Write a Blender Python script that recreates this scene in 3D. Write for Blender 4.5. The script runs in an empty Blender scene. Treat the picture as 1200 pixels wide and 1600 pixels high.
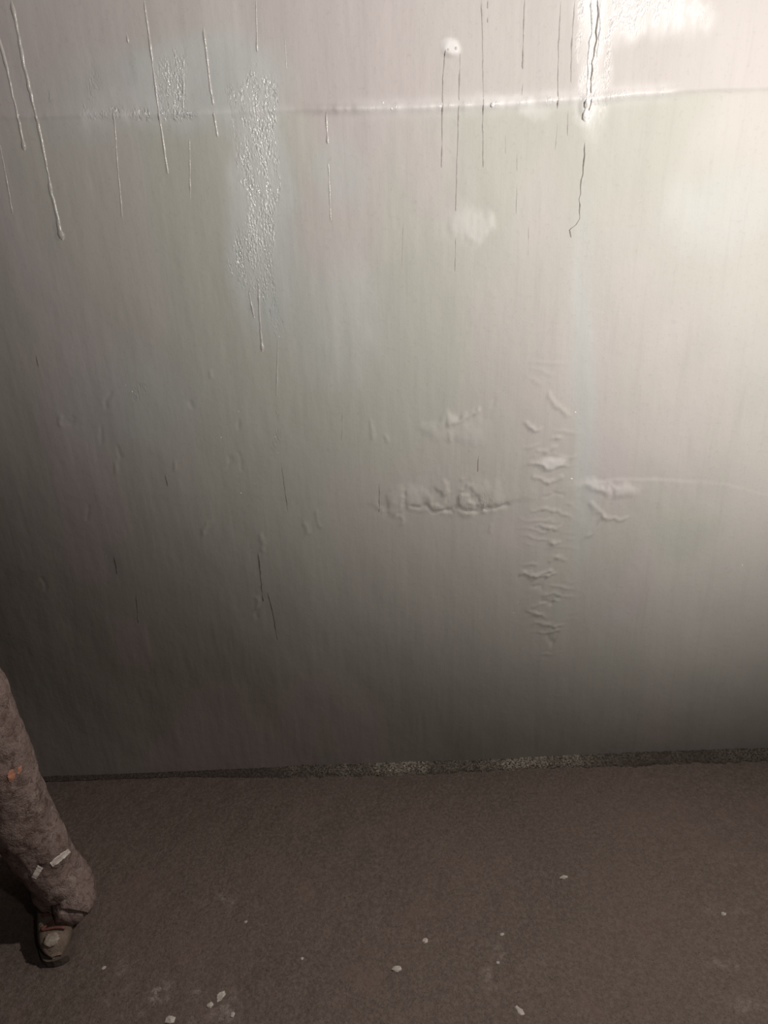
import bpy, bmesh, math, random
import numpy as np
from mathutils import Vector, Matrix

# ------------------------------------------------------------------ camera
D = 1.56                      # distance of the back wall
CAMZ = 1.5
PITCH = math.radians(25.0)
ROLL = math.radians(2.2)
F = 1155.0                    # focal length in pixels of the 1200x1600 frame
sc = bpy.context.scene
col = sc.collection
cam_d = bpy.data.cameras.new('camera')
cam_d.sensor_fit = 'VERTICAL'
cam_d.sensor_height = 36.0
cam_d.lens = 36.0 * F / 1600.0
cam_d.clip_start = 0.02
cam = bpy.data.objects.new('camera', cam_d)
col.objects.link(cam)
fw = Vector((0, math.cos(PITCH), -math.sin(PITCH)))
r0 = Vector((1, 0, 0)); u0 = Vector((0, math.sin(PITCH), math.cos(PITCH)))
rt = math.cos(ROLL) * r0 - math.sin(ROLL) * u0
up = math.cos(ROLL) * u0 + math.sin(ROLL) * r0
C0 = Vector((0, 0, CAMZ))
m = Matrix((rt, up, -fw)).transposed().to_4x4()
m.translation = C0
cam.matrix_world = m
sc.camera = cam

# ------------------------------------------------------------------ light
def aim(o, tgt):
    d = Vector(tgt) - o.location
    o.rotation_euler = d.to_track_quat('-Z', 'Y').to_euler()

def spot(name, loc, tgt, power, deg, blend, radius, colr):
    l = bpy.data.lights.new(name, 'SPOT')
    l.energy = power; l.spot_size = math.radians(deg); l.spot_blend = blend
    l.shadow_soft_size = radius; l.color = colr
    o = bpy.data.objects.new(name, l); col.objects.link(o)
    o.location = loc; aim(o, tgt)
    return o

spot('work_lamp', (1.27, -0.84, 1.65), (1.08, D, 2.27), 430, 102, 1.0, 0.045, (1.0, 0.965, 0.93))
spot('overhead_lamp', (1.43, 1.0, 2.46), (0.116, -0.45, 0.4), 135, 131.2, 1.0, 0.05, (1.0, 0.90, 0.84))
spot('leg_fill', (0.40, -0.05, 1.95), (-0.55, 0.62, 0.0), 12, 62, 1.0, 0.03, (1.0, 0.90, 0.84))  # added fill light for the leg and near floor, no known source
w = bpy.data.worlds.new('world'); sc.world = w
w.use_nodes = True
w.node_tree.nodes['Background'].inputs[0].default_value = (1.0, 0.82, 0.78, 1)
w.node_tree.nodes['Background'].inputs[1].default_value = 0.006
sc.view_settings.view_transform = 'Standard'
sc.view_settings.look = 'None'
sc.view_settings.gamma = 1.0
sc.view_settings.use_curve_mapping = False
sc.view_settings.exposure = 0.0

# ------------------------------------------------------------------ helpers
rng = np.random.default_rng(7)
random.seed(7)

def ray(px, py):
    return fw + rt * ((px - 600) / F) + up * (-(py - 800) / F)

def on_y(px, py, Y):
    d = ray(px, py); return C0 + d * (Y / d.y)

def wallpt(px, py):
    p = on_y(px, py, D); return p.x, p.z

def on_floor(px, py, z=0.0):
    d = ray(px, py); return C0 + d * ((z - CAMZ) / d.z)

def to_px(x, y, z):
    v = [x - C0.x, y - C0.y, z - C0.z]
    a = v[0]*rt.x + v[1]*rt.y + v[2]*rt.z
    b = v[0]*up.x + v[1]*up.y + v[2]*up.z
    c = v[0]*fw.x + v[1]*fw.y + v[2]*fw.z
    return 600 + F*a/c, 800 - F*b/c

_tab = rng.random((8, 256, 256)).astype(np.float32)
def vnoise(x, y, k=0):
    t = _tab[k % 8]
    xi = np.floor(x).astype(int); yi = np.floor(y).astype(int)
    fx = x - xi; fy = y - yi
    fx = fx*fx*(3-2*fx); fy = fy*fy*(3-2*fy)
    a = t[xi % 256, yi % 256]; b = t[(xi+1) % 256, yi % 256]
    c = t[xi % 256, (yi+1) % 256]; d = t[(xi+1) % 256, (yi+1) % 256]
    return (a*(1-fx)+b*fx)*(1-fy) + (c*(1-fx)+d*fx)*fy
def fbm(x, y, k=0, o=4):
    s = 0; a = 0.5; tot = 0
    for i in range(o):
        s = s + a*vnoise(x*2**i + 17.3*i, y*2**i + 9.1*i, k+i); tot += a; a *= 0.5
    return s / tot
def sstep(a, b, x):
    t = np.clip((x-a)/(b-a), 0, 1); return t*t*(3-2*t)

def link_mesh(name, verts, faces, mat, parent=None, smooth=True):
    me = bpy.data.meshes.new(name)
    me.from_pydata([tuple(v) for v in verts], [], faces)
    me.update()
    if smooth:
        me.polygons.foreach_set('use_smooth', [True]*len(me.polygons))
    if mat: me.materials.append(mat)
    o = bpy.data.objects.new(name, me); col.objects.link(o)
    if parent: o.parent = parent
    return o

def grid_mesh(name, P, mat, attrs=None):
    n, k = P.shape[:2]
    idx = np.arange(n*k).reshape(n, k)
    f = np.stack([idx[:-1, :-1], idx[1:, :-1], idx[1:, 1:], idx[:-1, 1:]], -1).reshape(-1, 4)
    me = bpy.data.meshes.new(name)
    me.vertices.add(n*k); me.vertices.foreach_set('co', P.reshape(-1).astype(np.float32))
    me.loops.add(f.size); me.loops.foreach_set('vertex_index', f.reshape(-1).astype(np.int32))
    me.polygons.add(len(f))
    me.polygons.foreach_set('loop_start', (np.arange(len(f))*4).astype(np.int32))
    me.polygons.foreach_set('loop_total', np.full(len(f), 4, np.int32))
    me.update(calc_edges=True); me.validate()
    me.polygons.foreach_set('use_smooth', [True]*len(me.polygons))
    for an, arr in (attrs or {}).items():
        a = me.attributes.new(an, 'FLOAT', 'POINT')
        a.data.foreach_set('value', arr.reshape(-1).astype(np.float32))
    me.materials.append(mat)
    o = bpy.data.objects.new(name, me); col.objects.link(o)
    return o

def tag(o, label=None, cat=None, group=None, kind=None):
    if label: o['label'] = label
    if cat: o['category'] = cat
    if group: o['group'] = group
    if kind: o['kind'] = kind
    return o

# ---- node helpers
class NT:
    def __init__(s, name):
        s.m = bpy.data.materials.new(name); s.m.use_nodes = True
        s.t = s.m.node_tree; s.n = s.t.nodes; s.b = s.n['Principled BSDF']
    def link(s, a, b): s.t.links.new(a, b)
    def put(s, sock, v):
        if hasattr(v, 'is_linked') or hasattr(v, 'links'): s.link(v, sock)
        else: sock.default_value = v
    def coord(s, scale=(1, 1, 1)):
        g = s.n.new('ShaderNodeTexCoord'); mp = s.n.new('ShaderNodeMapping')
        mp.inputs['Scale'].default_value = scale
        s.link(g.outputs['Object'], mp.inputs[0]); return mp.outputs[0]
    def noise(s, vec, scale, detail=4, rough=0.55, dist=0.0):
        x = s.n.new('ShaderNodeTexNoise'); s.link(vec, x.inputs['Vector'])
        x.inputs['Scale'].default_value = scale; x.inputs['Detail'].default_value = detail
        x.inputs['Roughness'].default_value = rough; x.inputs['Distortion'].default_value = dist
        return x.outputs['Fac']
    def voro(s, vec, scale):
        x = s.n.new('ShaderNodeTexVoronoi'); s.link(vec, x.inputs['Vector'])
        x.inputs['Scale'].default_value = scale; return x.outputs['Distance']
    def rng(s, v, a, b, c=0.0, d=1.0):
        x = s.n.new('ShaderNodeMapRange'); s.link(v, x.inputs[0])
        for i, q in zip((1, 2, 3, 4), (a, b, c, d)): x.inputs[i].default_value = q
        return x.outputs[0]
    def mul(s, a, b, op='MULTIPLY'):
        x = s.n.new('ShaderNodeMath'); x.operation = op
        s.put(x.inputs[0], a); s.put(x.inputs[1], b); return x.outputs[0]
    def mix(s, f, a, b):
        x = s.n.new('ShaderNodeMix'); x.data_type = 'RGBA'
        s.put(x.inputs[0], f); s.put(x.inputs[6], a); s.put(x.inputs[7], b); return x.outputs[2]
    def attr(s, name):
        x = s.n.new('ShaderNodeAttribute'); x.attribute_name = name; return x.outputs['Fac']
    def bump(s, h, strength, dist, prev=None):
        x = s.n.new('ShaderNodeBump'); s.put(x.inputs['Strength'], strength)
        x.inputs['Distance'].default_value = dist; s.link(h, x.inputs['Height'])
        if prev: s.link(prev, x.inputs['Normal'])
        return x.outputs[0]
    def out(s, c, r, nrm=None, spec=0.5):
        s.put(s.b.inputs['Base Color'], c); s.put(s.b.inputs['Roughness'], r)
        s.put(s.b.inputs['Specular IOR Level'], spec)
        if nrm: s.link(nrm, s.b.inputs['Normal'])
        return s.m

def C(r, g, b): return (r, g, b, 1)

# ------------------------------------------------------------------ materials
def mat_wall():
    n = NT('grey_wall_coating')
    o = n.coord(); st = n.coord((1.0, 1.0, 0.06)); st2 = n.coord((1.0, 1, 0.25))
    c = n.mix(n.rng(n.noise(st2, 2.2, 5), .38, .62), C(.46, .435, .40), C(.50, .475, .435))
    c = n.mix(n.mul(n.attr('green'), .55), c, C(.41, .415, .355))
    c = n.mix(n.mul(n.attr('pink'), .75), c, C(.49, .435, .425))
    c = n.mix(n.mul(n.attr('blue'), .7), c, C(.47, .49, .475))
    # fine vertical brush streaks and grime
    c = n.mix(n.rng(n.noise(st, 60, 4, .6), .55, .78, 0, .10), c, C(.20, .18, .16))
    c = n.mix(n.rng(n.noise(o, 110, 5, .7), .56, .80, 0, .22), c, C(.22, .19, .17))
    c = n.mix(n.mul(n.attr('pale'), .8), c, C(.74, .72, .70))
    wet = n.attr('wet')
    r = n.mul(n.rng(n.noise(st2, 8, 4), .3, .7, .56, .68), n.rng(wet, 0, .8, 0, .46), 'SUBTRACT')
    b = n.bump(n.noise(st, 75, 4, .6), .09, .004)
    b = n.bump(n.noise(o, 55, 4, .6), .10, .006, b)
    b = n.bump(n.noise(n.coord((1, 1, .5)), 290, 2, .5), n.rng(wet, .12, .8, .02, .95), .0034, b)
    return n.out(c, r, b, n.rng(wet, 0, 1, .28, .6))

def mat_floor():
    n = NT('brown_mud_floor')
    o = n.coord()
    c = n.mix(n.rng(n.noise(o, 2.3, 4), .35, .65), C(.135, .108, .090), C(.165, .122, .104))
    c = n.mix(n.rng(n.noise(o, 120, 5, .75), .42, .62, 0, .8), c, C(.23, .185, .16))
    c = n.mix(n.rng(n.noise(o, 330, 3, .7), .55, .68, 0, .75), c, C(.045, .032, .028))
    c = n.mix(n.rng(n.noise(o, 7, 5, .6), .56, .72, 0, .5), c, C(.22, .15, .13))
    c = n.mix(n.mul(n.attr('chalk'), n.rng(n.noise(o, 95, 4, .8), .45, .62, .05, .8)), c, C(.46, .40, .37))
    b = n.bump(n.noise(o, 160, 5, .7), .55, .006)
    b = n.bump(n.noise(o, 18, 4, .6), .35, .015, b)
    return n.out(c, n.rng(n.noise(o, 60, 3), .35, .65, .45, .8), b, .35)

def mat_simple(name, c1, c2, rough, scale=60, bs=.4, bd=.004, spec=.4, stretch=(1, 1, 1)):
    n = NT(name); o = n.coord(stretch)
    c = n.mix(n.rng(n.noise(o, scale, 5, .65), .4, .62), C(*c1), C(*c2))
    return n.out(c, rough, n.bump(n.noise(o, scale*1.7, 4, .6), bs, bd), spec)

def mat_cloth():
    n = NT('muddy_trouser_cloth'); o = n.coord()
    c = n.mix(n.rng(n.noise(o, 14, 5, .65), .38, .62), C(.25, .185, .165), C(.35, .27, .245))
    c = n.mix(n.rng(n.noise(o, 33, 6, .75, 1.2), .50, .60, 0, .9), c, C(.15, .10, .085))
    c = n.mix(n.rng(n.noise(o, 30, 6, .75, .8), .54, .64, 0, .7), c, C(.46, .39, .35))
    b = n.bump(n.noise(o, 50, 5, .75), .9, .010)
    b = n.bump(n.noise(o, 260, 3, .6), .3, .002, b)
    return n.out(c, .85, b, .25)

M_wall = mat_wall(); M_floor = mat_floor(); M_cloth = mat_cloth()
M_bead = mat_simple('wall_coating_bead', (.47, .445, .41), (.56, .53, .49), .20, 90, .3, .002, .5)
M_white = mat_simple('white_sealant', (.70, .68, .66), (.80, .78, .76), .25, 120, .8, .003, .6)
M_dark = mat_simple('dark_run_residue', (.34, .31, .29), (.42, .39, .36), .5, 90, .3, .002, .4)
M_crack = mat_simple('dark_crack_residue', (.17, .15, .135), (.27, .24, .22), .6, 90, .3, .002, .3)

def mat_fillet():
    n = NT('wet_fillet'); o = n.coord()
    c = n.mix(n.rng(n.noise(o, 190, 5, .8), .42, .60), C(.085, .066, .054), n.mix(n.attr('glint_fleck'), C(.12, .095, .08), C(.80, .74, .62)))
    b = n.bump(n.noise(o, 150, 4, .75), 1.0, .010)
    return n.out(c, n.rng(n.noise(o, 90, 3), .35, .65, .10, .4), b, .9)
M_fillet = mat_fillet()

# ------------------------------------------------------------------ the wall
def axis(a, b, step, lo, hi, coarse):
    mid = np.arange(a, b + step/2, step)
    left = np.arange(lo, a - coarse*.5, coarse); right = np.append(np.arange(b + coarse, hi, coarse), hi)
    return np.concatenate([left, mid, right])
xs = axis(-1.30, 1.25, 0.0034, -4.0, 4.0, 0.15)
zs = axis(0.0, 1.95, 0.0034, -0.0001, 3.2, 0.15)[1:]
X, Z = np.meshgrid(xs, zs, indexing='ij')
PX, PY = to_px(X, D, Z)          # where each wall point sits, used to lay out the marks in wall space
wx = (fbm(X*9, Z*9, 1)-.5); wz = (fbm(X*9+40, Z*9, 2)-.5)

wx2 = (fbm(X*34, Z*22, 5)-.5); wz2 = (fbm(X*34+70, Z*14, 6)-.5)
def ell(cx, cy, rx, ry, soft=.5, warp=40):
    x = PX + wx*warp + wx2*warp*.6; y = PY + wz*warp*1.6 + wz2*warp
    d = np.sqrt(((x-cx)/rx)**2 + ((y-cy)/ry)**2)
    return 1 - sstep(1-soft, 1+soft, d)
streak = fbm(X*70, Z*5, 3); fine = fbm(X*160, Z*60, 4)
def line(pts, x):
    return np.interp(x, [p[0] for p in pts], [p[1] for p in pts])

H = (fbm(X*3, Z*2.2, 5)-.5)*0.010 + (fbm(X*14, Z*4, 6)-.5)*0.0022 + (fbm(X*60, Z*12, 0)-.5)*0.0006
# top seam: bead plus a small lap
ys = line([(-600, 208), (0, 184), (250, 181), (500, 172), (700, 166), (920, 156), (1040, 144), (1900, 112)], PX) + wz*6
ds = PY - ys
ramp = 0.35 + 0.65*sstep(430, 560, PX)
fade = 1 - 0.8*sstep(1020, 1090, PX)
rag = fbm(X*55, Z*20, 2)
H += (0.0050*np.exp(-(ds/7.5)**2)*(0.4+1.1*rag)*ramp*fade)
H += 0.0022*(1 - sstep(-3, 5, ds))
# mid seam
ym = line([(-600, 790), (0, 778), (380, 772), (600, 792), (660, 797), (800, 788), (880, 775), (915, 752), (1040, 750), (1130, 752), (1200, 768), (1800, 752)], PX) + wz*22
dm = PY - ym
am = 0.15 + 0.85*sstep(560, 640, PX)*(1-sstep(800, 870, PX))
ar = sstep(880, 925, PX)
H += .0019*ar*(1-.6*sstep(1020,1120,PX))*(.4+1.1*rag)*sstep(-3, 4, dm)*np.exp(-np.clip(dm, 0, 999)/120)
H += 0.0020*(1 - sstep(-4, 7, dm))*(.3+1.1*rag)*np.exp(-np.clip(-dm, 0, 999)/70)*am
lump = sstep(.45, .62, fbm(X*38, Z*30, 7))
H += 0.0032*lump*ell(728, 775, 60, 24, .4, 20) + 0.0022*lump*ell(620, 780, 35, 20, .4, 20)
H += 0.0025*lump*ell(945, 760, 40, 12, .4, 20)
# wrinkled vertical strip
rip = np.sin((Z*250) + 16*fbm(X*13, Z*12, 1) + X*14)
rm = sstep(.42, .62, fbm(X*12, Z*26, 3))
strip = ell(858, 800, 40, 250, .35, 14)
H += 0.0016*np.clip(rip, 0, 1)**1.5*strip*rm*(.2+1.3*fbm(X*45, Z*20, 6))
H += 0.0016*strip
# smears and wrinkles
H += 0.0026*ell(705, 665, 42, 22, .5)*(.4+rag) + 0.0035*ell(860, 722, 20, 8, .4, 10)
def crease(pts, wd, amp):
    global H
    for (x1, y1), (x2, y2) in zip(pts[:-1], pts[1:]):
        vx, vy = x2-x1, y2-y1; L = vx*vx+vy*vy
        px = PX+wx*16+wx2*22; py = PY+wz*16+wz2*22
        t = np.clip(((px-x1)*vx+(py-y1)*vy)/L, 0, 1)
        dd = np.hypot(px-x1-t*vx, py-y1-t*vy)
        H += amp*np.exp(-(dd/wd)**2)
crease([(918, 792), (938, 812), (975, 808)], 3.5, .0022)
crease([(938, 812), (922, 840)], 3.5, .0022)
crease([(700, 660), (738, 640)], 5, .003)
crease([(855, 612), (880, 640)], 4, .002)
crease([(815, 900), (860, 890)], 3, .003)
crease([(640, 796), (700, 794), (790, 790)], 3, -.003)
for k in range(26):
    cx = random.uniform(60, 800); cy = random.uniform(560, 980)
    crease([(cx, cy), (cx+random.uniform(-5, 5), cy+random.uniform(8, 26))], 3, random.choice((-.0010, .0013)))
for k in range(16):
    cx = random.uniform(832, 872); cy = 660+k*23+random.uniform(-8, 8); hl = random.uniform(6, 17)
    crease([(cx-hl, cy), (cx, cy+random.uniform(-5, 5)), (cx+hl, cy+random.uniform(-6, 6))], 2.8, random.choice((.0021, .0015, -.0014)))
H += 0.003*ell(705, 78, 12, 14, .4, 8) + .0022*ell(730, 345, 34, 34, .3)*(.5+rag)
H += 0.004*ell(917, 165, 10, 16, .4, 8)

above = 1 - sstep(-8, 12, ds)
n1 = fbm(X*2.6+3, Z*2.1, 2); n2 = fbm(X*3.3+9, Z*1.7, 4)
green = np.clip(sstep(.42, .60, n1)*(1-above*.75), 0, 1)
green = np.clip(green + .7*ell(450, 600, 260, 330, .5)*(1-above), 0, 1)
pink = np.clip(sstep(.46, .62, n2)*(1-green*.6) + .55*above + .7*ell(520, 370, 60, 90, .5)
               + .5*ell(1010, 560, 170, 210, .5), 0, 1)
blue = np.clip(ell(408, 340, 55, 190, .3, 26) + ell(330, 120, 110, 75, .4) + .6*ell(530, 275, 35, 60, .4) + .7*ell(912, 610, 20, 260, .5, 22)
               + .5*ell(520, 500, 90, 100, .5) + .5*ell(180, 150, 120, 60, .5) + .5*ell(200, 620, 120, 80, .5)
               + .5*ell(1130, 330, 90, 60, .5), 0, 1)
pale = (1.0*ell(705, 76, 14, 13, .3, 14) + .34*ell(730, 348, 36, 36, .5, 40)
        + .75*np.exp(-((ds+2)/12)**2)*sstep(500, 620, PX)*(1-sstep(1010, 1080, PX))*(.35+rag)
        + .30*np.exp(-((ds)/9)**2)*(1-sstep(440, 520, PX))*sstep(.45, .6, rag)
        + .6*ell(930, 30, 20, 150, .6, 30) + .6*ell(1000, 25, 85, 45, .5, 40)*(.4+streak)
        + .4*ell(915, 170, 18, 26, .4, 10) + .08*ell(1070, 335, 36, 40, .8)
        + .14*ell(700, 668, 45, 24, .5) + .2*ell(620, 780, 36, 22, .5)*(.3+rag) + .3*ell(945, 758, 50, 8, .5, 14)
        + .5*ell(860, 722, 18, 8, .5, 10) + .42*ell(400, 260, 44, 170, .6, 26)*(.3+streak*1.2) + .3*ell(270, 120, 36, 60, .6, 30)*streak*1.5 + .22*ell(190, 170, 90, 26, .6, 20)*streak*1.5  # pale streaks paint the shine of the wet runs into the colour
        + .35*ell(800, 168, 50, 12, .5) + .08*ell(1165, 520, 40, 90, .8)
        + .28*ell(345, 30, 40, 60, .6)*streak + .25*ell(545, 500, 30, 120, .6)*streak)
colmask = ell(397, 200, 13, 90, .4, 26) + ell(424, 270, 14, 150, .4, 22) + .8*ell(398, 300, 22, 160, .6, 30) + .6*ell(375, 200, 16, 70, .5, 30)
wet = np.clip(.95*np.clip(colmask, 0, 1) + .75*ell(272, 125, 22, 60, .4, 30) + .8*ell(230, 178, 90, 10, .4, 8)
              + .9*ell(398, 145, 44, 22, .4, 24) + .7*ell(378, 400, 20, 50, .4, 30) + .6*ell(425, 480, 14, 60, .4)
              + .5*ell(100, 130, 60, 40, .4, 40)*sstep(.45, .6, rag)
              + .6*ell(930, 60, 30, 130, .4, 20) + .6*ell(1000, 20, 90, 40, .5)
              + .65*np.exp(-((ds+2)/8)**2)*sstep(470, 620, PX)*(1-sstep(1030, 1060, PX))*sstep(.3, .6, rag)
              + .45*ell(205, 607, 14, 14, .4) + .5*ell(728, 775, 50, 18, .4)*lump + .5*ell(432, 690, 8, 40, .4), 0, 1)
wet = wet*(.25 + .75*sstep(.40, .60, .5*fine+.5*streak))
P = np.stack([X, D - H, Z], -1)
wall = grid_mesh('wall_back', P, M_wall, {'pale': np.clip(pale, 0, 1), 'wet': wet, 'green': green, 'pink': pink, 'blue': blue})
tag(wall, 'grey coated wall with seams, wet patches and vertical drip runs', kind='structure')

def wall_surf(px, py):
    x, z = wallpt(px, py)
    i = int(np.clip(np.searchsorted(xs, x), 0, len(xs)-1)); j = int(np.clip(np.searchsorted(zs, z), 0, len(zs)-1))
    return Vector((x, D - float(H[i, j]), z))

def drip(name, pts, rad, mat, wob=.0, bulb=1.0, label=None, seg=8):
    """a run of coating on the wall: a flattened bead following the points, tapering to its tail"""
    P = [wall_surf(*p) for p in pts]
    # resample
    L = [0]
    for a, b in zip(P[:-1], P[1:]): L.append(L[-1] + (b-a).length)
    n = max(6, int(L[-1]/.004))
    V = []; Fc = []
    for i in range(n+1):
        s = L[-1]*i/n
        k = max(j for j in range(len(L)) if L[j] <= s+1e-9); k = min(k, len(P)-2)
        t = (s-L[k])/max(1e-9, L[k+1]-L[k])
        c = P[k].lerp(P[k+1], t)
        ii = int(np.clip(np.searchsorted(xs, c.x), 0, len(xs)-1)); jj = int(np.clip(np.searchsorted(zs, c.z), 0, len(zs)-1))
        c.y = D - float(H[ii, jj])
        c.x += (float(vnoise(np.array(s*90.), np.array(rad*900.), 3))-.5)*wob
        r = rad*(.35 + 1.1*float(vnoise(np.array(s*60.), np.array(c.x*40), 5)))
        if i > n-4 and bulb > 1: r *= bulb
        if i < 3: r *= (i+.3)/3
        if i == n: r *= .25
        for q in range(seg):
            a = 2*math.pi*q/seg
            V.append((c.x + r*math.cos(a), c.y - .55*r*math.sin(a), c.z))
    for i in range(n):
        for q in range(seg):
            a = i*seg+q; b = i*seg+(q+1) % seg
            Fc.append((a, b, b+seg, a+seg))
    Fc.append(tuple(range(seg))); Fc.append(tuple(reversed(range(n*seg, (n+1)*seg))))
    o = link_mesh(name, V, Fc, mat, wall)
    if label: o['label'] = label
    return o

for pts, r, wob, b in [
    ([(18, 0), (40, 110), (62, 205), (80, 300), (98, 375)], .0034, .002, 1.5),
    ([(-4, 50), (12, 110), (28, 180), (38, 235)], .0030, .002, 1.2),
    ([(0, 225), (12, 290), (20, 335)], .0016, .001, 1),
    ([(226, 0), (240, 110), (248, 175), (262, 272)], .0024, .001, 1),
    ([(318, 40), (328, 130), (334, 165)], .0026, .001, 1.8),
    ([(334, 172), (340, 215)], .0022, .001, 1.3),
    ([(400, -5), (402, 82)], .0016, .001, 1.3),
    ([(177, 165), (183, 250), (191, 340)], .0014, .001, 1.2),
    ([(288, 90), (286, 170)], .0018, .002, 1.2),
    ([(296, 215), (297, 312)], .0014, .001, 1.4),
    ([(198, 50), (201, 68)], .0016, 0, 1.2),
    ([(404, 440), (405, 490), (410, 550)], .0022, .001, 1.4),
    ([(389, 455), (397, 498)], .0020, .001, 1.2),
    ([(510, 175), (512, 225)], .0022, .001, 1.2),
    ([(513, 250), (517, 345)], .0012, .001, 1.2),
    ([(434, 530), (432, 620)], .0014, .001, 1.2),
    ([(445, 60), (448, 110)], .0010, .001, 1.2)]:
    drip('drip_run', pts, r, M_bead, wob, b)
for pts, r, wob in [
    ([(696, 78), (692, 120), (691, 200), (690, 262)], .0014, .001),
    ([(719, 74), (716, 200), (713, 300), (712, 330)], .0014, .001),
    ([(712, 370), (711, 425)], .0009, .001),
    ([(752, 0), (754, 60), (755, 150), (755, 262)], .0012, .001),
    ([(762, 0), (762, 14)], .0014, 0), ([(762, 26), (762, 36)], .0012, 0),
    ([(820, 0), (818, 55), (817, 108)], .0016, .001),
    ([(817, 130), (815, 150)], .0008, .001),
    ([(876, 0), (873, 70), (871, 170)], .0012, .001),
    ([(872, 190), (868, 235)], .0007, .001),
    ([(898, 0), (894, 60), (892, 130)], .0012, .001),
    ([(888, 172), (887, 212)], .0010, .001),
    ([(808, 240), (808, 268)], .0009, .001), ([(808, 285), (806, 335)], .0010, .001),
    ([(790, 210), (790, 240)], .0007, .001),
    ([(748, 712), (747, 738)], .0014, 0),
    ([(593, 755), (593, 802)], .0012, .001),
    ([(630, 350), (628, 420)], .0006, .001),
    ([(535, 640), (534, 690)], .0006, .001),
    ([(826, 350), (825, 400)], .0007, .001)]:
    drip('drip_stain', pts, r, M_dark, wob, 1, 'thin dark run')
for pts, r in [
    ([(934, -4), (935, 22), (930, 50), (932, 62), (927, 85), (925, 112), (922, 128), (923, 145), (919, 175)], .0017),
    ([(914, 222), (911, 265), (907, 300), (905, 342), (899, 352), (889, 359), (893, 372)], .0013),
    ([(403, 862), (408, 905), (411, 940)], .0012), ([(418, 925), (428, 965), (433, 1000)], .0012),
    ([(440, 730), (450, 800)], .0007),
    ([(178, 870), (183, 898)], .0010), ([(212, 930), (216, 975)], .0008),
    ([(258, 740), (262, 760)], .0010), ([(56, 555), (60, 575)], .0010)]:
    drip('crack_line', pts, r, M_crack, .004 if pts[0][0] > 900 else .002, 1, 'dark ragged crack')
for pts, r, b in [
    ([(925, -4), (926, 40), (921, 80), (919, 125), (915, 172)], .0034, 2.0),
    ([(916, 165), (915, 190)], .0060, 1.0),
    ([(940, 0), (938, 45), (932, 90)], .0022, 1.0)]:
    drip('sealant_bead', pts, r, M_white, .004, b, 'white glossy sealant bead')
# small pimples on the coating that catch the lamp
def pimple(px, py, r, mat, sx=1, sz=1, name='coating_pimple'):
    r *= .72
    c = wall_surf(px, py); V = []; Fc = []; n = 8
    for i in range(5):
        a = math.pi/2*i/4
        for q in range(n):
            th = 2*math.pi*q/n
            V.append((c.x+sx*r*math.cos(a)*math.cos(th), c.y+.0004-.45*r*math.sin(a), c.z+sz*r*math.cos(a)*math.sin(th)))
    for i in range(4):
        for q in range(n):
            a = i*n+q; b = i*n+(q+1) % n
            Fc.append((a, b, b+n, a+n))
    return link_mesh(name, V, Fc, mat, wall)
for px, py, r, mt in [(769, 164, .006, M_white), (893, 748, .004, M_white), (899, 644, .003, M_white), (802, 957, .0025, M_white),
                  (809, 930, .0018, M_white), (808, 942, .0018, M_white), (206, 612, .003, M_white), (196, 602, .0022, M_white), (345, 684, .0028, M_white),
                  (373, 643, .002, M_white), (430, 683, .002, M_white), (434, 708, .002, M_white), (376, 771, .003, M_white), (8, 94, .004, M_white),
                  (30, 180, .003, M_white), (598, 161, .004, M_white), (612, 170, .003, M_white),
                  (1160, 884, .003, M_white), (436, 526, .002, M_white), (41, 770, .0016, M_white),
                  (398, 756, .0018, M_white), (700, 78, .003, M_bead), (712, 76, .004, M_bead)]:
    pimple(px, py, r, mt)

# ------------------------------------------------------------------ floor
fxs = axis(-1.45, 1.35, 0.008, -4.0, 4.0, 0.2)
fys = axis(0.70, 1.66, 0.008, -2.0, 1.70, 0.1)
FX, FY = np.meshgrid(fxs, fys, indexing='ij')
FPX, FPY = to_px(FX, np.maximum(FY, .5), np.zeros_like(FX))
FH = (fbm(FX*6, FY*6, 3)-.5)*.008 + (fbm(FX*30, FY*30, 4)-.5)*.0035
fl = sstep(.56, .68, fbm(FX*34, FY*34, 5))
def fell(cx, cy, rx, ry):
    d = np.sqrt(((FPX+(fbm(FX*20, FY*20, 1)-.5)*50-cx)/rx)**2 + ((FPY-cy)/ry)**2); return 1-sstep(.5, 1.4, d)
chalk = fl*(.9*fell(300, 1570, 90, 40) + .6*fell(200, 1540, 60, 40) + .5*fell(360, 1405, 60, 14) + .5*fell(1110, 1430, 60, 16)
            + .5*fell(1150, 1500, 60, 14) + .5*fell(780, 1510, 60, 40) + .4*fell(870, 1368, 40, 10) + .5*fell(1170, 1570, 40, 20))
FH = FH - .002
floor = grid_mesh('floor', np.stack([FX, FY, FH], -1), M_floor, {'chalk': np.clip(chalk, 0, 1)})
tag(floor, 'flat dark brown muddy floor below the grey wall', kind='structure')

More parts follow.
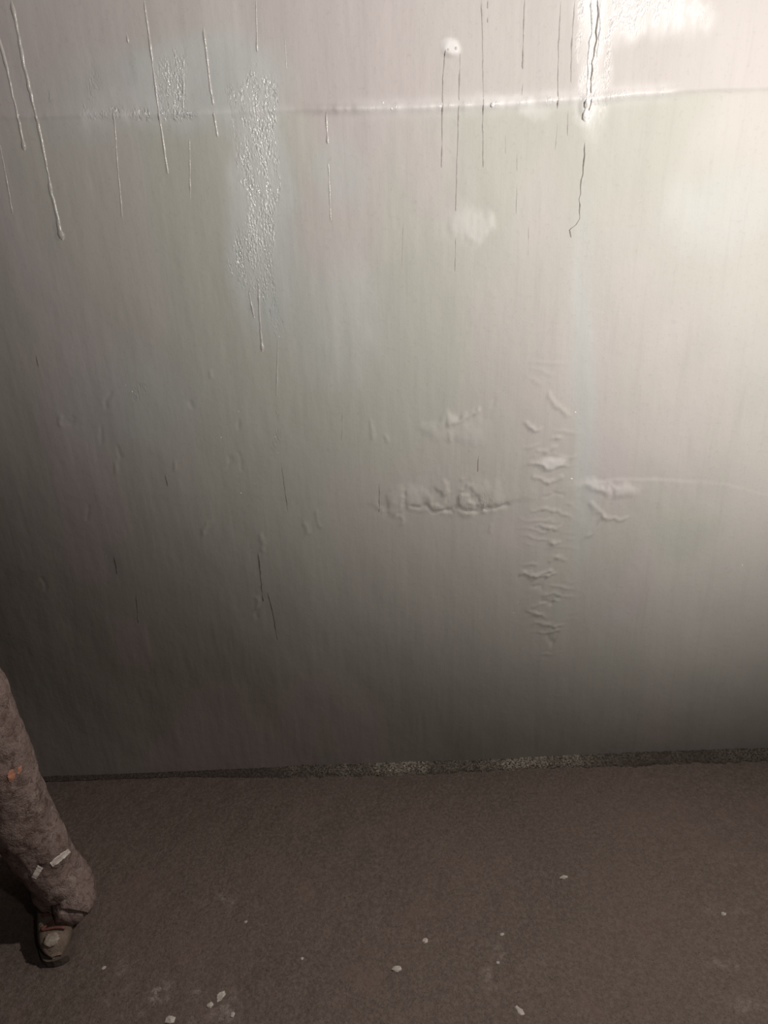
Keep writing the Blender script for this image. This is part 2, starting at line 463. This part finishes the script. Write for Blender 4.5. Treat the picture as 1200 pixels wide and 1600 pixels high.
# fillet of slurry along the wall foot
n = 700; prof = [(0.0, .012), (.006, .009), (.016, .006), (.026, .004), (.036, .001), (.042, -.004)]
V = []; Fc = []; k = len(prof)
for i in range(n+1):
    x = -1.5 + 3.0*i/n
    s = .35 + .65*float(sstep(-.62, -.2, x))
    for j, (dy, z) in enumerate(prof):
        nn = float(fbm(np.array(x*90.), np.array(j*1.7), 2))-.5
        V.append((x, D + .006 - dy*s*(1+.5*nn) - (0.004 if j else 0), z*s*(1+.9*nn) + .0015*nn))
for i in range(n):
    for j in range(k-1):
        a = i*k+j; Fc.append((a, a+1, a+k+1, a+k))
trim = link_mesh('trim_1', V, Fc, M_fillet)
_a = trim.data.attributes.new('glint_fleck', 'FLOAT', 'POINT')
_x = np.array([v[0] for v in V]); _j = np.tile(np.arange(k), n+1)
_f = (sstep(-.42, -.1, _x)*(1-.75*sstep(.45, .75, _x)))*(.35+.65*sstep(.4, .6, fbm(_x*14, _x*0, 1)))*np.where(_j > 3, .5, 1.0)  # glints painted into the strip's colour as pale flecks along this stretch
_a.data.foreach_set('value', np.clip(_f+.08, 0, 1).astype(np.float32))
tag(trim, 'glittering rough fillet strip where the wall meets the floor', kind='structure')

# ------------------------------------------------------------------ pale chips on the floor
M_chip = mat_simple('pale_plaster_chip', (.52, .47, .43), (.70, .65, .60), .7, 200, .6, .003, .3)
def chip(px, py, size, label, asp=1.5, rot=0.0):
    p = on_floor(px, py)
    bm = bmesh.new()
    bmesh.ops.create_icosphere(bm, subdivisions=2, radius=1)
    rr = random.Random(int(px*7+py))
    for v in bm.verts:
        f = 1 + rr.uniform(-.28, .28)
        v.co = Vector((v.co.x*asp*f, v.co.y*f, max(-.4, v.co.z)*.45*f))*size
    me = bpy.data.meshes.new('plaster_chip'); bm.to_mesh(me); bm.free()
    me.materials.append(M_chip)
    o = bpy.data.objects.new('plaster_chip', me); col.objects.link(o)
    i = int(np.searchsorted(fxs, p.x)); j = int(np.searchsorted(fys, p.y))
    o.location = (p.x, p.y, float(FH[min(i, len(fxs)-1), min(j, len(fys)-1)]) + size*.14); o.rotation_euler = (0, 0, rot)
    tag(o, label, 'chip', 'pale chips scattered on the floor')
    return o
for a in [
    (664, 1470, .0052, 'small bright pale chip on brown floor, the farther of two near bottom centre', 1.2, .9),
    (620, 1514, .0062, 'flat oval pale chip on brown floor, the nearer of two near bottom centre', 1.7, .1),
    (345, 1556, .0068, 'angular pale chip on brown floor, upper of a touching pair at bottom left', 1.5, .9),
    (328, 1570, .0055, 'rounder pale chip on brown floor, lower of a touching pair at bottom left', 1.1, .3),
    (363, 1585, .0045, 'small dull chip on brown floor just right of the touching pair', 1.2, 1.2),
    (266, 1594, .0075, 'pale chip on brown floor at bottom edge, left of the touching pair', 1.3, .2),
    (162, 1511, .0034, 'tiny bright chip on brown floor just right of the boot toe', 1.4, .5),
    (384, 1440, .0032, 'tiny white chip on brown floor, farthest of the left-hand chips', 1.1, .2),
    (472, 1497, .0032, 'tiny pale chip on brown floor between the touching pair and centre chips', 1.1, .7),
    (784, 1460, .0032, 'tiny pale chip on brown floor, farther one just right of the centre chips', 1.6, .1),
    (778, 1504, .0032, 'tiny pale chip on brown floor, nearer one just right of the centre chips', 1.2, .1),
    (812, 1578, .0055, 'elongated slanting pale chip on brown floor, near bottom edge right of centre', 2.0, -.8),
    (881, 1371, .0045, 'flat elongated pale chip on brown floor, nearest to the wall', 2.0, .1),
    (1131, 1428, .0045, 'small pale chip on brown floor at far right', 1.3, .1),
    ]:
    chip(*a)

# ------------------------------------------------------------------ the person
person = bpy.data.objects.new('person', None); col.objects.link(person)
LX, LY = -1.02, 1.17
person.location = (LX, LY, 0)
tag(person, 'person standing in muddy brown work trousers with broken white reflective band and dirty boots', 'person')
bpy.context.view_layer.update()
INV = Matrix.Translation(Vector((-LX, -LY, 0)))

def loft(name, rings, mat, parent, seg=40, cap=(True, True), noise=None, local=False):
    """rings: list of (centre, axis_u, axis_v, ru, rv) in world space"""
    V = []; Fc = []
    for i, (c, u, v, ru, rv) in enumerate(rings):
        for q in range(seg):
            a = 2*math.pi*q/seg
            p = Vector(c) + Vector(u)*ru*math.cos(a) + Vector(v)*rv*math.sin(a)
            if noise:
                f = noise(i, a, p)
                p += (Vector(u)*math.cos(a) + Vector(v)*math.sin(a))*f
            V.append(p - Vector((LX, LY, 0)))
    n = len(rings)
    for i in range(n-1):
        for q in range(seg):
            a = i*seg+q; b = i*seg+(q+1) % seg
            Fc.append((a, b, b+seg, a+seg))
    if cap[0]: Fc.append(tuple(reversed(range(seg))))
    if cap[1]: Fc.append(tuple(range((n-1)*seg, n*seg)))
    o = link_mesh(name, V, Fc, mat, person)
    if parent is not person:
        o.parent = parent
    bm = bmesh.new(); bm.from_mesh(o.data); bmesh.ops.recalc_face_normals(bm, faces=bm.faces[:]); bm.to_mesh(o.data); bm.free()
    return o

# leg centre line of the leg in view, from its place in the photograph and its distance
def LP(px, py, Y): return on_y(px, py, Y)
ctr = [  # px, py, Y, radius
    (108, 1438, 1.068, .027), (110, 1427, 1.082, .037), (114, 1410, 1.10, .046), (108, 1394, 1.12, .056), (97, 1382, 1.13, .061), (88, 1366, 1.13, .060), (74, 1348, 1.13, .058), (56, 1318, 1.13, .062),
    (36, 1284, 1.13, .065), (14, 1245, 1.13, .068), (-6, 1205, 1.13, .073), (-26, 1150, 1.135, .072), (-46, 1100, 1.14, .072)]
leg = [(LP(a, b, Y), r) for a, b, Y, r in ctr]
last = leg[-1][0]
hip = Vector((LX + .095, LY, .90))
for t, r in [(.2, .075), (.4, .079), (.6, .084), (.8, .089), (1.0, .094)]:
    leg.append((last.lerp(hip, t), r))
print('leg', [tuple(round(v, 3) for v in p) + (r,) for p, r in leg])
def catmull(pts, m):
    out = []
    n = len(pts)
    for i in range(n-1):
        p0 = pts[max(i-1, 0)]; p1 = pts[i]; p2 = pts[i+1]; p3 = pts[min(i+2, n-1)]
        for k in range(m):
            t = k/m
            f = lambda a, b, c, d: .5*((2*b)+(-a+c)*t+(2*a-5*b+4*c-d)*t*t+(-a+3*b-3*c+d)*t**3)
            out.append((Vector([f(p0[0][q], p1[0][q], p2[0][q], p3[0][q]) for q in range(3)]), f(p0[1], p1[1], p2[1], p3[1])))
    out.append((Vector(pts[-1][0]), pts[-1][1])); return out
def rings_of(pts, flat=1.0):
    R = []
    for i, (c, r) in enumerate(pts):
        a = pts[max(0, i-1)][0]; b = pts[min(len(pts)-1, i+1)][0]
        t = (b-a).normalized()
        u = Vector((1, 0, 0)); u = (u - t*u.dot(t)).normalized(); v = t.cross(u)
        R.append((c, u, v, r, r*flat))
    return R
def wrinkle(seed, amp):
    def f(i, a, p):
        s = p.z*22 + math.cos(a-.7)*1.3
        w = math.sin(s*2.1+seed)*.35 + float(fbm(np.array(p.z*30+seed), np.array(math.cos(a)*2+math.sin(a)*1.3+p.x*20), 3))*2-1
        w += .6*(float(fbm(np.array(p.z*90+seed), np.array(p.x*90+p.y*70), 5))*2-1)
        return amp*w*(1+1.3*max(0, (.16-p.z)/.16))
    return f
def mirror_leg(pts, sx):
    """the other leg: same build, foot planted further left"""
    out = []
    foot = Vector((LX-.20, LY+.02, .10)); h = Vector((LX-.095, LY, .90))
    z0 = pts[0][0].z
    for p, r in pts:
        t = (p.z - z0)/(h.z - z0)
        q = foot.lerp(h, t); q.z = p.z
        out.append((q, r))
    return out
legs = [leg, mirror_leg(leg, -1)]

toe = on_floor(92, 1506); toe.z = 0
heel = on_floor(98, 1352); heel = toe + (heel-toe).normalized()*.275
BOOTS = [(toe, heel), (Vector((LX-.25, LY-.16, 0)), Vector((LX-.20, LY+.12, 0)))]
# body: one continuous skinned surface
def skin_body():
    M = bpy.data.meshes.new('body')
    vs = []; rs = []; es = []
    def add(p, r, par=None):
        vs.append(Vector(p)-Vector((LX, LY, 0))); rs.append(r if isinstance(r, tuple) else (r, r))
        if par is not None: es.append((par, len(vs)-1))
        return len(vs)-1
    pel = add((LX, LY, .96), (.12, .095))
    ab = add((LX, LY, 1.12), (.115, .085), pel)
    ch = add((LX, LY+.01, 1.32), (.135, .095), ab)
    nb = add((LX, LY+.015, 1.47), .055, ch)
    nk = add((LX, LY+.005, 1.54), .050, nb)
    hd = add((LX, LY-.005, 1.62), (.072, .085), nk)
    ht = add((LX, LY, 1.70), (.070, .085), hd)
    add((LX, LY, 1.75), (.045, .05), ht)
    add((LX, LY-.105, 1.625), .012, hd)       # nose
    for s in (1, -1):
        l = legs[0] if s == 1 else legs[1]
        hp = add((LX+s*.09, LY, .89), .078, pel)
        pk = [p for p, r in l if p.z < .52]; kn = pk[-1]
        k1 = add(kn, .052, hp)
        k2 = add(l[5][0] if s == 1 else (kn.x-.03, kn.y, .28), .047, k1)
        an = add(l[1][0] + Vector((0, .02, 0)), .034, k2)
        bt, bh = BOOTS[0] if s == 1 else BOOTS[1]
        f1 = add(bh.lerp(bt, .35) + Vector((0, 0, .045)), .022, an)
        add(bh.lerp(bt, .75) + Vector((0, 0, .036)), .016, f1)
        sh = add((LX+s*.165, LY+.01, 1.42), .052, ch)
        el = add((LX+s*.235, LY+.05, 1.14), .040, sh)
        wr = add((LX+s*.245, LY-.05, .90), .026, el)
        pm = add((LX+s*.245, LY-.075, .83), (.018, .036), wr)
        for k, (dy, ln) in enumerate([(-.032, .070), (-.011, .082), (.010, .076), (.029, .060)]):
            a = add((LX+s*.245, LY-.08+dy, .79), .0095, pm)
            b = add((LX+s*.240, LY-.085+dy, .79-ln*.55), .0085, a)
            add((LX+s*.225, LY-.085+dy, .79-ln), .0075, b)
        a = add((LX+s*.235, LY-.115, .85), .010, pm)
        add((LX+s*.228, LY-.135, .81), .0085, a)
    M.from_pydata(vs, es, []); M.update()
    o = bpy.data.objects.new('body', M); col.objects.link(o)
    sk = o.modifiers.new('skin', 'SKIN'); sk.use_smooth_shade = True
    for i, d in enumerate(M.skin_vertices[0].data):
        d.radius = rs[i]; d.use_root = (i == 0)
    sb = o.modifiers.new('sub', 'SUBSURF'); sb.levels = 2; sb.render_levels = 2
    dg = bpy.context.evaluated_depsgraph_get()
    me = bpy.data.meshes.new_from_object(o.evaluated_get(dg))
    bpy.data.objects.remove(o)
    o = bpy.data.objects.new('body', me); col.objects.link(o); o.parent = person
    me.materials.clear(); me.materials.append(mat_simple('skin', (.42, .25, .18), (.46, .28, .21), .5, 40, .1, .002))
    return o
body = skin_body()

tr = loft('trouser_leg', rings_of(catmull(leg, 9)), M_cloth, person, 72, (True, True), wrinkle(1.3, .0042))
tr2 = loft('trouser_leg', rings_of(catmull(legs[1], 5)), M_cloth, person, 48, (True, True), wrinkle(4.1, .0042))
E = Vector
hips = loft('trouser_seat', [(E((LX, LY, z)), E((1, 0, 0)), E((0, 1, 0)), a, b) for z, a, b in
     [(.80, .11, .07), (.83, .165, .105), (.88, .188, .122), (.95, .182, .122), (1.02, .165, .112), (1.05, .16, .11)]], M_cloth, person, 48)
M_jacket = mat_simple('muddy_jacket_cloth', (.20, .15, .13), (.30, .23, .20), .85, 20, .5, .006, .25)
jk = loft('jacket', [(E((LX, LY+.01, z)), E((1, 0, 0)), E((0, 1, 0)), a, b) for z, a, b in
     [(.90, .195, .135), (.93, .20, .14), (1.05, .185, .13), (1.18, .18, .125), (1.30, .19, .13), (1.40, .20, .125), (1.45, .17, .105), (1.48, .11, .085), (1.51, .068, .068), (1.535, .064, .066)]],
     M_jacket, person, 48, (True, False), wrinkle(2.2, .003))
for s in (1, -1):
    loft('sleeve', rings_of(catmull([(E((LX+s*.14, LY+.01, 1.43)), .066), (E((LX+s*.185, LY+.02, 1.36)), .066), (E((LX+s*.215, LY+.04, 1.25)), .060),
        (E((LX+s*.237, LY+.05, 1.14)), .055), (E((LX+s*.243, LY, 1.02)), .047), (E((LX+s*.245, LY-.045, .91)), .041)], 4)), M_jacket, person, 32, (True, False), wrinkle(s*3., .003))
# helmet: shell with a brim
M_helm = mat_simple('white_helmet_plastic', (.55, .53, .48), (.42, .38, .34), .4, 15, .1, .002)
helm = [(E((LX, LY-.01, z)), E((1, 0, 0)), E((0, 1, 0)), a, b) for z, a, b in
        [(1.672, .112, .140), (1.680, .118, .150), (1.690, .100, .120), (1.72, .098, .118), (1.76, .085, .103), (1.79, .055, .07), (1.80, .012, .015)]]
loft('helmet', helm, M_helm, person, 40)
M_eye = mat_simple('dark_eye', (.02, .015, .012), (.03, .02, .02), .2)
for s in (1, -1):
    loft('eye', [(E((LX+s*.031, LY-.078-.005*k, 1.648)), E((1, 0, 0)), E((0, 0, 1)), r, r*.6) for k, r in ((0, .012), (1, .013), (2, .010), (2.6, .003))], M_eye, person, 12)
loft('mouth', [(E((LX, LY-.080-.004*k, 1.585)), E((1, 0, 0)), E((0, 0, 1)), r, r*.22) for k, r in ((0, .022), (1, .024), (2, .016))],
     mat_simple('lips', (.30, .12, .10), (.34, .15, .12), .5), person, 12)
M_hair = mat_simple('dark_hair', (.03, .02, .015), (.05, .035, .03), .6)
loft('hair', [(E((LX, LY+.022, z)), E((1, 0, 0)), E((0, 1, 0)), a, b) for z, a, b in [(1.56, .05, .05), (1.59, .075, .072), (1.64, .083, .080), (1.70, .085, .083)]], M_hair, person, 28)

# reflective band: two arcs on the leg in view, lying on the cloth
M_band = mat_simple('white_reflective_tape', (.86, .81, .76), (.72, .66, .60), .4, 130, .5, .002, .5)
from mathutils.bvhtree import BVHTree
def bvh(o):
    me = o.data
    return BVHTree.FromPolygons([v.co + Vector((LX, LY, 0)) for v in me.vertices], [tuple(p.vertices) for p in me.polygons])
TB = bvh(tr)
def patch(name, pa, pb, wpx, mat, parent, label=None, nu=16, nv=6, lift=.0012, ragged=.15, shape=None):
    """a strip of material laid on the cloth between two points"""
    V = []; ok = True
    ax, ay = pa; bx, by = pb; L = math.hypot(bx-ax, by-ay); nx, ny = -(by-ay)/L, (bx-ax)/L
    top = []; 
    for i in range(nu+1):
        t = i/nu
        e = wpx*(shape(t) if shape else 1)*(1+ragged*(random.random()*2-1))
        for j in range(nv+1):
            s = (j/nv-.5)*e
            px = ax+(bx-ax)*t+nx*s; py = ay+(by-ay)*t+ny*s
            d = ray(px, py).normalized()
            hit = TB.ray_cast(C0, d)
            if hit[0] is None: hit = TB.find_nearest(C0 + d*1.75)
            p, nn = hit[0], hit[1]
            if nn.dot(d) > 0: nn = -nn
            V.append((p, nn))
    W = nv+1; out = []; Fc = []
    for p, nn in V: out.append(p + nn*lift - Vector((LX, LY, 0)))
    off = len(out)
    for p, nn in V: out.append(p - nn*.001 - Vector((LX, LY, 0)))
    for i in range(nu):
        for j in range(nv):
            a = i*W+j; Fc.append((a, a+1, a+W+1, a+W)); Fc.append((off+a, off+a+W, off+a+W+1, off+a+1))
    for i in range(nu):
        for j in (0, nv):
            a = i*W+j; Fc.append((a, a+W, off+a+W, off+a))
    for j in range(nv):
        for i in (0, nu):
            a = i*W+j; Fc.append((a, a+1, off+a+1, off+a))
    o = link_mesh(name, out, Fc, mat, parent)
    if label: o['label'] = label
    return o
patch('reflective_band', (80, 1351), (108, 1329), 8, M_band, tr, 'white reflective band, longer clean piece', shape=lambda t: .75+.35*math.sin(math.pi*min(1, t*1.1)))
patch('reflective_band', (53, 1371), (63, 1354), 9, M_band, tr, 'white reflective band, shorter clean piece')
M_orange = mat_simple('faded_orange_cloth', (.56, .27, .18), (.40, .20, .14), .8, 90, .4, .003, .3)
patch('orange_patch', (15, 1221), (20, 1202), 12, M_orange, tr, 'faded orange patch showing through the mud', shape=lambda t: math.sqrt(max(.05, 1-(2*t-1)**2)), ragged=.25)
patch('orange_patch', (27, 1209), (33, 1197), 5, M_orange, tr, 'small faded orange fleck', shape=lambda t: math.sqrt(max(.05, 1-(2*t-1)**2)), ragged=.3, nu=8, nv=3)

# boots
M_boot = NT('muddy_boot_leather')
_o = M_boot.coord()
_c = M_boot.mix(M_boot.rng(M_boot.noise(_o, 30, 5, .65), .4, .6), C(.17, .13, .10), C(.27, .215, .17))
_c = M_boot.mix(M_boot.rng(M_boot.noise(_o, 60, 4, .7), .56, .66, 0, .8), _c, C(.13, .07, .055))
M_boot = M_boot.out(_c, .75, M_boot.bump(M_boot.noise(_o, 90, 5, .7), .6, .005), .3)
M_sole = mat_simple('dark_boot_sole', (.10, .08, .065), (.16, .125, .105), .8, 50, .5, .004)
M_toe = mat_simple('worn_pale_toe', (.30, .25, .20), (.50, .44, .37), .7, 110, .5, .003)
M_lace = mat_simple('reddish_boot_lace', (.26, .11, .085), (.17, .07, .055), .8, 120, .5, .002)
def boot(toe, heel, scale=1.0):
    toe = Vector(toe); heel = Vector(heel); f = (toe-heel); f.z = 0; Lb = f.length; f.normalize()
    side = Vector((f.y, -f.x, 0)); up_ = Vector((0, 0, 1))
    # upper: cross sections along the foot  (t from toe 0 to heel 1, half width, height)
    prof = [(0.0, .012, .026), (.02, .026, .040), (.06, .036, .052), (.13, .043, .060), (.22, .046, .064), (.32, .046, .072), (.42, .043, .086),
            (.52, .040, .108), (.60, .039, .150), (.70, .040, .200), (.82, .042, .215), (.92, .038, .205), (.98, .028, .19), (1.0, .012, .17)]
    V = []; Fc = []; S = 24
    for t, hw, hh in prof:
        c = toe - f*(Lb*t); hw *= .80
        for q in range(S):
            a = 2*math.pi*q/S
            sx = math.copysign(abs(math.cos(a))**.8, math.cos(a)); sz = (math.sin(a)+1)/2
            z = .018 + (hh-.018)*sz**.85
            k = 1 - .25*max(0, (z-.06)/.16)
            n_ = (float(fbm(np.array(t*22.), np.array(q*.9), 6))-.5)*.006
            V.append(c + side*(hw*sx*k+n_) + up_*(z) - Vector((LX, LY, 0)))
    n = len(prof)
    for i in range(n-1):
        for q in range(S):
            a = i*S+q; b = i*S+(q+1) % S; Fc.append((a, b, b+S, a+S))
    Fc.append(tuple(range(S))); Fc.append(tuple(range((n-1)*S, n*S)))
    o = link_mesh('boot', V, Fc, M_boot, person)
    sm = o.modifiers.new('s', 'SUBSURF'); sm.levels = 1; sm.render_levels = 1
    # sole
    V = []; Fc = []
    outl = [(0, .010), (.015, .028), (.06, .041), (.14, .048), (.24, .051), (.36, .049), (.5, .041), (.62, .038), (.8, .042), (.92, .038), (.985, .026), (1.0, .010)]
    ring = [(t, w) for t, w in outl] + [(t, -w) for t, w in reversed(outl)]
    for z in (0.0, .018):
        for t, w_ in ring:
            V.append(toe + f*.004 - f*((Lb+.01)*t) + side*w_*.78 + up_*z - Vector((LX, LY, 0)))
    N = len(ring)
    for i in range(N): Fc.append((i, (i+1) % N, N+(i+1) % N, N+i))
    Fc.append(tuple(reversed(range(N)))); Fc.append(tuple(range(N, 2*N)))
    link_mesh('sole', V, Fc, M_sole, o, smooth=False)
    # worn toe patch and laces sit on the upper
    def top(t):
        ts = [p[0] for p in prof]; return float(np.interp(t, ts, [p[2] for p in prof])), float(np.interp(t, ts, [p[1] for p in prof]))
    V = []; Fc = []
    for i in range(9):
        t = .035+.075*i/8; h, w_ = top(t)
        wd = .015*math.sin(math.pi*(i+.5)/9)**.6
        for j in range(7):
            s = (j/6-.5)*2*wd*(1+.15*random.uniform(-1, 1))
            z = .018+(h-.018)*((math.sqrt(max(0, 1-(s/w_)**2))+1)/2)**.85
            V.append(toe - f*(Lb*t) + side*(s+.004) + up_*(z+.0012) - Vector((LX, LY, 0)))
    for i in range(8):
        for j in range(6):
            a = i*7+j; Fc.append((a, a+1, a+8, a+7))
    tc = link_mesh('toe_scuff', V, Fc, M_toe, o); tc['label'] = 'pale worn toe patch'
    sd = tc.modifiers.new('t', 'SOLIDIFY'); sd.thickness = .003
    for t0 in (.14, .19, .25):
        rings = []
        for j in range(11):
            s = (j/10-.5)*2*.024
            h, w_ = top(t0 + .02*math.sin(j*.6)); z = .018+(h-.018)*((math.sqrt(max(0, 1-(s/w_)**2))+1)/2)**.85
            rings.append((toe - f*(Lb*(t0+.05*(j/10-.5)*(1 if t0 != .19 else -1))) + side*s + up_*(z+.003), f, up_, .0032, .0025))
        lc = loft('lace', rings, M_lace, o, 8)
    return o
for b in BOOTS: boot(*b)
